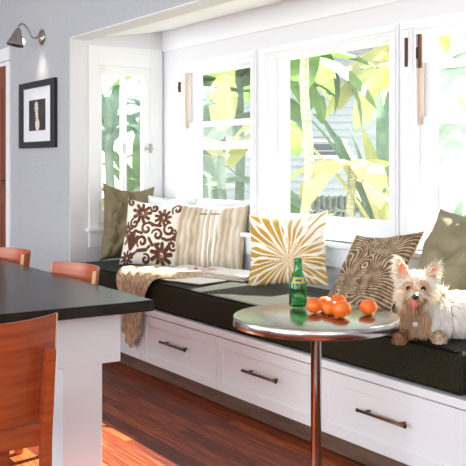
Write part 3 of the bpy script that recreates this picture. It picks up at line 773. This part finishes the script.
# ------------------------------------------------------------------ dog
def dog():
    base = atz(418, 341, CT); 
    root = thing('dog', 'small cream and tan shaggy terrier lying on the seat cushion with its tongue out', 'dog', (base.x, base.y, CT))
    A3 = Matrix(((RT.x, D.x, 0), (RT.y, D.y, 0), (0,0,1)))      # dog space: x towards its left side, y towards its tail, z up
    T = A3.to_4x4()
    bm = NB()
    def ball(c_, r_, sc_=(1,1,1), rot=None):
        t = NB(); bmesh.ops.create_icosphere(t, subdivisions=3, radius=r_)
        Mx = Matrix.Translation(c_) @ (rot or Matrix()) @ Matrix.Diagonal((*sc_, 1)); t.transform(Mx)
        me = bpy.data.meshes.new('t'); t.to_mesh(me); t.free(); bm.from_mesh(me); bpy.data.meshes.remove(me)
    def limb(pts_, rs):
        pts_ = [Vector(p) for p in pts_]
        for k in range(len(pts_)-1):
            m = 7
            for q in range(m+1):
                t = q/m; ball(pts_[k].lerp(pts_[k+1], t), rs[k]*(1-t)+rs[k+1]*t)
    limb([(.015,.075,.08),(.10,.085,.092),(.20,.07,.090),(.33,.04,.085)], [.074,.088,.088,.084])   # trunk
    limb([(.075,.10,.12),(.085,.10,.06)], [.052,.050])                                         # shoulder
    limb([(.015,.075,.10),(.002,.055,.17)], [.062,.048])                                        # neck
    ball((0,.03,.205), .060, (1.05,1,.92)); limb([(-.010,-.005,.192),(-.024,-.052,.180)], [.038,.024])     # skull, muzzle
    limb([(-.018,-.01,.176),(-.025,-.042,.158)], [.026,.014])                                    # jaw
    limb([(-.02,.06,.07),(-.055,.03,.030),(-.075,-.035,.022),(-.088,-.060,.020)], [.040,.028,.021,.023])   # right foreleg
    limb([(.075,.09,.075),(.095,.07,.034),(.080,-.015,.024),(.072,-.045,.021)], [.046,.032,.024,.025])     # left foreleg
    for dx in (-.012, 0, .012):
        ball((-.090+dx*.8, -.080, .013), .0095, (1,1.4,1)); ball((.070+dx, -.066, .014), .0105, (1,1.4,1))
    limb([(.34,.04,.085),(.31,-.02,.05),(.29,-.05,.03)], [.075,.045,.026]); limb([(.29,-.05,.022),(.25,-.07,.020)], [.024,.02])    # thigh folded beside the belly
    # ears: upright, rounded triangles
    for (bx_, by_, bz_, tx, ty, tz, w) in ((-.046,.03,.245,-.072,.036,.316,.034), (.046,.035,.240,.084,.045,.296,.034)):
        b0, t0 = Vector((bx_,by_,bz_)), Vector((tx,ty,tz))
        for q in range(9):
            t = q/8; r_ = w*(1-.62*t)
            ball(b0.lerp(t0, t), r_, (1,.42,1))
    me = bpy.data.meshes.new('tmp'); bm.to_mesh(me); bm.free()
    tmp = bpy.data.objects.new('tmp', me); C.objects.link(tmp)
    md = tmp.modifiers.new('r', 'REMESH'); md.mode = 'VOXEL'; md.voxel_size = .0055
    ms = tmp.modifiers.new('s', 'SMOOTH'); ms.factor = .6; ms.iterations = 5
    dg = bpy.context.evaluated_depsgraph_get(); body_me = bpy.data.meshes.new_from_object(tmp.evaluated_get(dg))
    bpy.data.objects.remove(tmp); body_me.transform(T)
    for p in body_me.polygons: p.use_smooth = True
    for v in body_me.vertices: v.co.z = max(v.co.z, .001)
    body_me.materials.clear(); body_me.materials.append(M['skin'])
    body = bpy.data.objects.new('body', body_me); C.objects.link(body); body.parent = root
    # ---- fur: tufts grown out of the coat
    Ti = T.inverted(); rng = random.Random(3)
    polys = body_me.polygons; areas = np.array([p.area for p in polys]); cum = np.cumsum(areas); tot = cum[-1]
    V_, F_, COL = [], [], []
    cream = P3((242,228,204)); tan = P3((206,160,112)); brown = P3((150,102,66)); white = P3((252,246,236))
    face = Vector((-.018,-.03,.195))
    for k in range(26000):
        p = polys[int(np.searchsorted(cum, rng.random()*tot))]
        vs = [body_me.vertices[i].co for i in p.vertices]
        c_ = sum(vs, Vector())/len(vs); c_ = c_.lerp(rng.choice(vs), rng.random()*.9)
        l = Ti @ c_; n = p.normal.copy(); nl = Ti.to_3x3() @ n
        head = (l.z > .155 and l.y < .11 and l.x < .085)
        ear = l.z > .243 and abs(l.x) > .028
        # bare places
        if (l-Vector((-.027,-.075,.184))).length < .014: continue
        tng = (l-Vector((-.026,-.058,.160))).length < .017
        if tng: continue
        eyes = min((l-Vector((-.043,-.018,.213))).length, (l-Vector((.012,-.022,.213))).length)
        if eyes < .0165: continue
        if ear and nl.y < -.35 and rng.random() < .8: 
            continue
        down = Vector((0,0,-1)); out = nl
        if ear: dr = out*.5 + Vector((math.copysign(.5, l.x), 0, .25)); L = .022+.016*rng.random()
        elif head:
            rad = (l-face); rad.y *= .3; 
            if rad.length > 1e-4: rad.normalize()
            dr = out*.55 + rad*.9 + down*.35; L = .020+.016*rng.random()
            if l.z < .20 and l.y > -.03: L += .022; dr += down*.4
            if l.y < -.045: L = .014+.012*rng.random(); dr = out*.35+rad*.5+down*.75
            if l.z > .225: L = .018+.012*rng.random()
        elif l.z < .06 and l.y < .05: dr = out*.4+down*.4+Vector((0,-.5,0)); L = .010+.01*rng.random()
        elif l.x < .13: dr = out*.45+down*.9; L = .034+.025*rng.random()
        else: dr = out*.4+down*.5+Vector((.5,.4,0)); L = .03+.02*rng.random()
        dr = dr.normalized()+Vector([rng.uniform(-.22,.22) for _ in range(3)]); dr.normalize()
        # coat colour by place
        if ear: col = cream*.6+white*.4
        elif head:
            col = cream
            if l.z > .215: col = white*.7+cream*.3
            if l.y < -.03 and l.z < .185: col = tan
            if eyes < .028: col = tan*.6+cream*.4; L *= .45
        elif l.z < .05 and l.y < .02: col = brown*.4+tan*.6 if l.x < 0 else cream
        elif l.x > .05 and l.x < .2: col = white
        elif l.x <= .05: col = tan*.75+cream*.25
        elif l.z > .13 and l.x > .17: col = tan*.8+cream*.2
        else: col = cream*.8+tan*.2
        col = col*(.82+.3*rng.random())
        dn = dr.dot(nl)
        if dn < .30: dr = (dr + nl*(.30-dn)).normalized()
        drw = T.to_3x3() @ dr; side = drw.cross(n)
        if side.length < 1e-4: continue
        side.normalize(); side = (side + Vector([rng.uniform(-.4,.4) for _ in range(3)])).normalized()
        wd = .0013+.0009*rng.random()
        g = Vector((0,0,-1)); b0 = c_ - n*.002; p1 = c_+drw*L*.5; p2 = c_+drw*L+(g-n*g.dot(n))*L*.32
        for q in (p1, p2): q.z = max(q.z, .002)
        i0 = len(V_)
        V_ += [b0-side*wd, b0+side*wd, p1-side*wd*.8, p1+side*wd*.8, p2]
        F_ += [(i0, i0+1, i0+3, i0+2), (i0+2, i0+3, i0+4)]; COL += [col]*5
    fm = bpy.data.meshes.new('fur'); fm.from_pydata([tuple(v) for v in V_], [], F_); fm.materials.append(M['fur'])
    at = fm.color_attributes.new('pattern', 'FLOAT_COLOR', 'POINT'); arr = np.ones((len(V_), 4)); arr[:, :3] = np.clip(np.array(COL), 0, .97); at.data.foreach_set('color', arr.ravel())
    fu = bpy.data.objects.new('fur', fm); C.objects.link(fu); fu.parent = body; fu['kind'] = 'stuff'
    def sph(name, c_, r_, m, sc_=(1,1,1), par=body):
        b = NB(); bmesh.ops.create_uvsphere(b, u_segments=20, v_segments=14, radius=r_)
        return obj(name, b, m, par, True, T=T @ Matrix.Translation(c_) @ Matrix.Diagonal((*sc_,1)))
    sph('eye', (-.043,-.0235,.212), .0105, M['eye']); sph('eye', (.014,-.030,.212), .0105, M['eye'])
    sph('nose', (-.027,-.080,.186), .0125, M['nose'], (1.1,.8,.85))
    sph('tongue', (-.026,-.071,.158), .0125, M['tongue'], (1,.45,1.35))
    for (c_, s_, rz_) in (((-.056,.0165,.278), -1, 0), ((.062,.0225,.266), 1, 0)):
        b = NB(); vs = []
        for k in range(16):
            a = 2*PI*k/16; x = .016*math.cos(a)*(1-.35*math.sin(a)); z = .028*math.sin(a); vs.append(b.verts.new((x+z*(.27 if s_ < 0 else -.5)*-1*(1 if s_ > 0 else 1)*(1), .0, z)))
        cc = b.verts.new((0,.006,-.004))
        for k in range(16): b.faces.new((vs[k], vs[(k+1)%16], cc))
        obj('inner_ear', b, M['earpink'], body, True, T=T @ Matrix.Translation(c_))
    b = NB(); lathe(b, [(0,0),(.011,0),(.011,.002),(0,.002)], 20); obj('collar_tag', b, M['tag'], root, T=T @ Matrix.Translation((-.018,-.035,.072)) @ Matrix.Rotation(R(80), 4, 'X'))
    return root
dog()

# ------------------------------------------------------------------ outside
b = NB(); box(b, -45, 25, YW+.18, 50, -.6, -.35); box(b, -45, XMIN-.2, -25, YW+.18, -.6, -.35); o = obj('ground', b, M['ground']); o['kind'] = 'structure'
def leaf(bm, p, az, el, L, w, droop, n=14, split=0, fold=.25, rng=random):
    p = Vector(p); e = el; rows = []; q = p.copy()
    for i in range(n+1):
        t = i/n; d_ = Vector((math.cos(az)*math.cos(e), math.sin(az)*math.cos(e), math.sin(e)))
        sd = Vector((-math.sin(az), math.cos(az), 0)); up = sd.cross(d_)
        ww = w/2*max(.02, math.sin(PI*min(1, (t*.93+.07)))**.55)*(1-.15*t)
        if t < .06: ww *= .3
        rows.append((q.copy(), sd, up, ww)); q = q + d_*(L/n); e -= droop/n
    V = []
    for (c_, sd, up, ww) in rows:
        V.append([bm.verts.new(c_-sd*ww-up*ww*-fold), bm.verts.new(c_-sd*ww*.5+up*ww*fold*.5), bm.verts.new(c_), bm.verts.new(c_+sd*ww*.5+up*ww*fold*.5), bm.verts.new(c_+sd*ww+up*ww*fold)])
    for i in range(n):
        for k in range(4):
            if split and k in (0, 3) and rng.random() < split: continue
            f = bm.faces.new((V[i][k], V[i+1][k], V[i+1][k+1], V[i][k+1])); f.smooth = True
def plant(name, label, cat, base, leaves, m, group=None, stem=None, sm=None):
    e = thing(name, label, cat, base, 0, group)
    b = NB()
    for l_ in leaves: leaf(b, *l_)
    obj('foliage', b, m, e)
    b = NB(); h, r0, r1 = stem or (.4, .05, .03)
    pts = [(.02*math.sin(k), .02*math.cos(k*1.3), h*k/8) for k in range(9)]
    tube(b, pts, [r0+(r1-r0)*k/8 + (.004 if k % 2 else 0) for k in range(9)], 12); obj('stem', b, sm or M['leafb'], e)
    return e
GZ = -.35
def rl(px, d): v = ray(px)*d; return (v.x, v.y, GZ)
toCam = math.atan2(-D.y, -D.x)
rng = random.Random(11)
# banana plants filling the left window
def banana(px, d, h, n, L, w, m, label, seed, azc=None, spread=PI, el=(20,70), droop=(50,110), split=.12, name='banana_plant'):
    r_ = random.Random(seed); lv = []
    for k in range(n):
        az = (azc if azc is not None else toCam) + r_.uniform(-spread, spread)
        lv.append(((0,0,h*r_.uniform(.8,1.05)), az, R(r_.uniform(*el)), L*r_.uniform(.75,1.15), w*r_.uniform(.8,1.2), R(r_.uniform(*droop)), 14, split, .22, r_))
    return plant(name, label, 'plant', rl(px, d), lv, m, None, (h, .06, .035))
banana(240, 9.2, 2.9, 15, 1.6, .60, M['leaf'], 'green banana plant with broad drooping leaves outside the left window', 3, droop=(80,150), el=(10,50))
banana(205, 9.4, 1.7, 9, 1.5, .45, M['leafb'], 'blue-green banana plant low outside the left window', 5)
banana(214, 11.0, 2.2, 14, 1.9, .55, M['leafb'], 'blue-green banana plant further off behind the left window', 8)
banana(222, 8.6, 1.9, 4, 1.0, .30, M['leafy'], 'yellow-green young banana plant outside the left window', 9, droop=(20,60))
# strap palms by the side window
banana(110, 8.6, 2.0, 16, 1.5, .12, M['leafb'], 'grey-green strap leaved palm outside the side window', 12, el=(20,80), droop=(60,120), name='strap_palm', split=0)
banana(138, 9.6, 1.2, 14, 1.4, .14, M['leaf'], 'green strap leaved palm beyond the narrow side window', 14, el=(30,80), droop=(40,100), name='strap_palm', split=0)
banana(100, 9.8, .8, 10, 1.1, .3, M['leafy'], 'yellow-green broad leaved plant low outside the side window', 15, el=(30,80), droop=(20,80), name='garden_plant', split=0)
# middle window
tr = rl(306, 7.6)
tk = thing('palm_tree', 'tall slim palm trunk with high fronds outside the middle window', 'tree', tr)
b = NB(); pts = [(.02*math.sin(k*.7), .02*math.cos(k*.5), k*.14) for k in range(46)]; tube(b, pts, [.044-(.0004*k)+(.003 if k % 2 else 0) for k in range(46)], 16); obj('trunk', b, M['trunk'], tk)
b = NB(); r_ = random.Random(2)
for k in range(12): leaf(b, (0,0,6.25), 2*PI*k/12+.2, R(r_.uniform(10,60)), 1.8, .35, R(r_.uniform(70,120)), 14, .2, .3, r_)
obj('fronds', b, M['leaf'], tk)
t2 = thing('palm_tree', 'short slanting slim palm stem outside the middle window, right of the tall trunk', 'tree', rl(346, 8.0))
b = NB(); tube(b, [(0,0,0),(.02,.01,1.0),(.06,.03,1.68)], [.045,.04,.035], 12); obj('trunk', b, M['trunk'], t2)
b = NB()
for k in range(7): leaf(b, (.06,.03,1.66), 2*PI*k/7+.5, R(15), .9, .30, R(95), 12, .1, .25, r_)
obj('fronds', b, M['leafy'], t2)
banana(386, 8.4, .75, 9, 1.75, .17, M['leafb'], 'large strappy green and yellow plant on the right of the middle window', 21, el=(58,88), droop=(10,45), split=0, name='strap_plant')
banana(392, 8.0, .75, 9, 1.55, .17, M['leafy'], 'yellow strap leaved plant at the right edge of the middle window', 22, el=(55,88), droop=(10,40), split=0, name='strap_plant')
banana(400, 9.6, 3.3, 12, 1.2, .34, M['leafy'], 'yellow banana plant with leaves hanging at the top of the middle window', 23, el=(-10,15), droop=(70,90), split=.1)
banana(280, 9.4, 3.0, 7, .85, .30, M['leaf'], 'green plant with cut leaves at the top left of the middle window', 25, el=(0,30), droop=(60,110), split=.25)
banana(292, 8.6, .8, 8, .9, .26, M['leaf'], 'low green bushy plant left of the tall trunk in the middle window', 26, el=(30,80), droop=(60,110))
# right window
banana(446, 6.8, .75, 16, 1.0, .11, M['leafb'], 'spiky blue-green plant low outside the right window', 31, el=(40,85), droop=(20,70), split=0, name='strap_plant')
banana(450, 9.0, .6, 10, 1.1, .3, M['leaf'], 'green broad leaved plant behind the spiky one in the right window', 32, el=(40,80), droop=(50,110))
banana(492, 8.6, 2.6, 9, 1.1, .30, M['leafb'], 'blue-green plant high up outside the right window', 36, el=(0,50), droop=(50,100))
banana(436, 12.0, 2.0, 12, 1.4, .4, M['leafb'], 'distant blue-green plant high in the right window', 33, el=(20,70), droop=(60,110))
# neighbour's clapboard house
hp = Vector(rl(296, 14)); hp.z = GZ
hs = thing('neighbour_house', "neighbour's white clapboard house wall with grey roof beyond the garden", 'house', hp, math.atan2(D.y, D.x)-PI/2+R(4))
b = NB(); k = 0; z = 0.0
while z < 3.0:
    v = [b.verts.new(c_) for c_ in ((-1.6,-.04,z),(1.35,-.04,z),(1.35,0,z+.115),(-1.6,0,z+.115))]; b.faces.new(v)
    v2 = [b.verts.new(c_) for c_ in ((-1.6,-.04,z),(1.35,-.04,z),(1.35,.0,z),(-1.6,.0,z))]; b.faces.new(v2); z += .115
box(b, -1.6, 1.35, .002, 3, 0, 3.0); obj('wall', b, M['siding'], hs)
b = NB()
v = [b.verts.new(c_) for c_ in ((-1.9,-.3,2.95),(1.6,-.3,2.95),(1.6,1.5,3.9),(-1.9,1.5,3.9),(-1.9,3.3,2.95),(1.6,3.3,2.95))]
b.faces.new(v[:4]); b.faces.new((v[3],v[2],v[5],v[4])); bmesh.ops.solidify(b, geom=b.faces[:], thickness=.08); obj('roof', b, M['roof'], hs)
b = NB(); box(b, .25, .75, -.035, .01, 1.78, 1.98); wn = obj('window', b, M['darkglass'], hs)
b = NB(); box(b, .2, .8, -.05, .0, 1.98, 2.03); box(b, .2, .8, -.05, .0, 1.73, 1.78); obj('window_trim', b, M['white'], wn)
# low stone garden wall
b = NB(); a0, a1 = Vector(rl(262, 10.2)), Vector(rl(415, 10.2))
dx = (a1-a0); ang = math.atan2(dx.y, dx.x)
n = 26
for i in range(n):
    for j in range(7):
        x = dx.length*i/n + (.05 if j % 2 else 0); z = .2*j*.93
        box(b, x, x+dx.length/n-.012, -.1-.02*random.random(), .12, z, z+.175+.012*random.random(), .02, seg=1)
gw = obj('garden_wall', b, M['stone']); gw.location = a0; gw.rotation_euler = (0,0,ang); tag(gw, 'low grey stone garden wall behind the plants in the middle window', 'wall')

# ------------------------------------------------------------------ light
az = R(-15)                                  # sun comes in over the garden, slightly from the left
tanyz = .90
sd = Vector((-math.sin(az), -math.cos(az), -tanyz*math.cos(az))).normalized()
sl = bpy.data.lights.new('sun', 'SUN'); sl.energy = 27.0; sl.angle = R(.7); sl.color = (1,.97,.92)
so = bpy.data.objects.new('sun', sl); C.objects.link(so); so.location = (0,10,9); so.rotation_euler = sd.to_track_quat('-Z', 'Y').to_euler()
def area(name, loc, dirv, sx, sy, e, col):
    l = bpy.data.lights.new(name, 'AREA'); l.shape = 'RECTANGLE'; l.size = sx; l.size_y = sy; l.energy = e; l.color = col
    o = bpy.data.objects.new(name, l); C.objects.link(o); o.location = loc; o.rotation_euler = Vector(dirv).to_track_quat('-Z', 'Z').to_euler(); return o
area('added_rear_fill', (-6.4, YMIN-.05, 1.6), (0,1,0), 4.2, 1.9, 150, (.86,.93,1))  # added fill light in an unseen rear wall opening, left part
area('added_rear_fill', (-.8, YMIN-.05, 1.6), (0,1,0), 4.8, 1.9, 175, (.86,.93,1))  # second added fill behind the camera, brightens the bench and walls
area('added_right_fill', (XMAX+.05, -.5, 1.6), (-1,0,0), 4.6, 1.7, 90, (.87,.94,1))  # added fill light from the unseen right side of the room
w = bpy.data.worlds.new('world'); sc.world = w; w.use_nodes = True; nt = w.node_tree
bg = nt.nodes['Background']; bg.inputs['Strength'].default_value = 1.9
tcn = nt.nodes.new('ShaderNodeTexCoord'); sx = nt.nodes.new('ShaderNodeSeparateXYZ'); cr = nt.nodes.new('ShaderNodeValToRGB')
nt.links.new(tcn.outputs['Generated'], sx.inputs[0]); nt.links.new(sx.outputs['Z'], cr.inputs[0]); nt.links.new(cr.outputs[0], bg.inputs[0])
cr.color_ramp.elements[0].position = 0; cr.color_ramp.elements[0].color = (.95,.96,.95,1)
cr.color_ramp.elements[1].position = .5; cr.color_ramp.elements[1].color = (.78,.87,1,1)

vs_ = sc.view_settings; vs_.view_transform = 'Standard'; vs_.look = 'None'; vs_.gamma = 1; vs_.exposure = 0.12; vs_.use_curve_mapping = False
sc.cycles.max_bounces = 10; sc.cycles.diffuse_bounces = 5; sc.cycles.transparent_max_bounces = 16; sc.cycles.use_denoising = True
sc.cycles.sample_clamp_indirect = 8
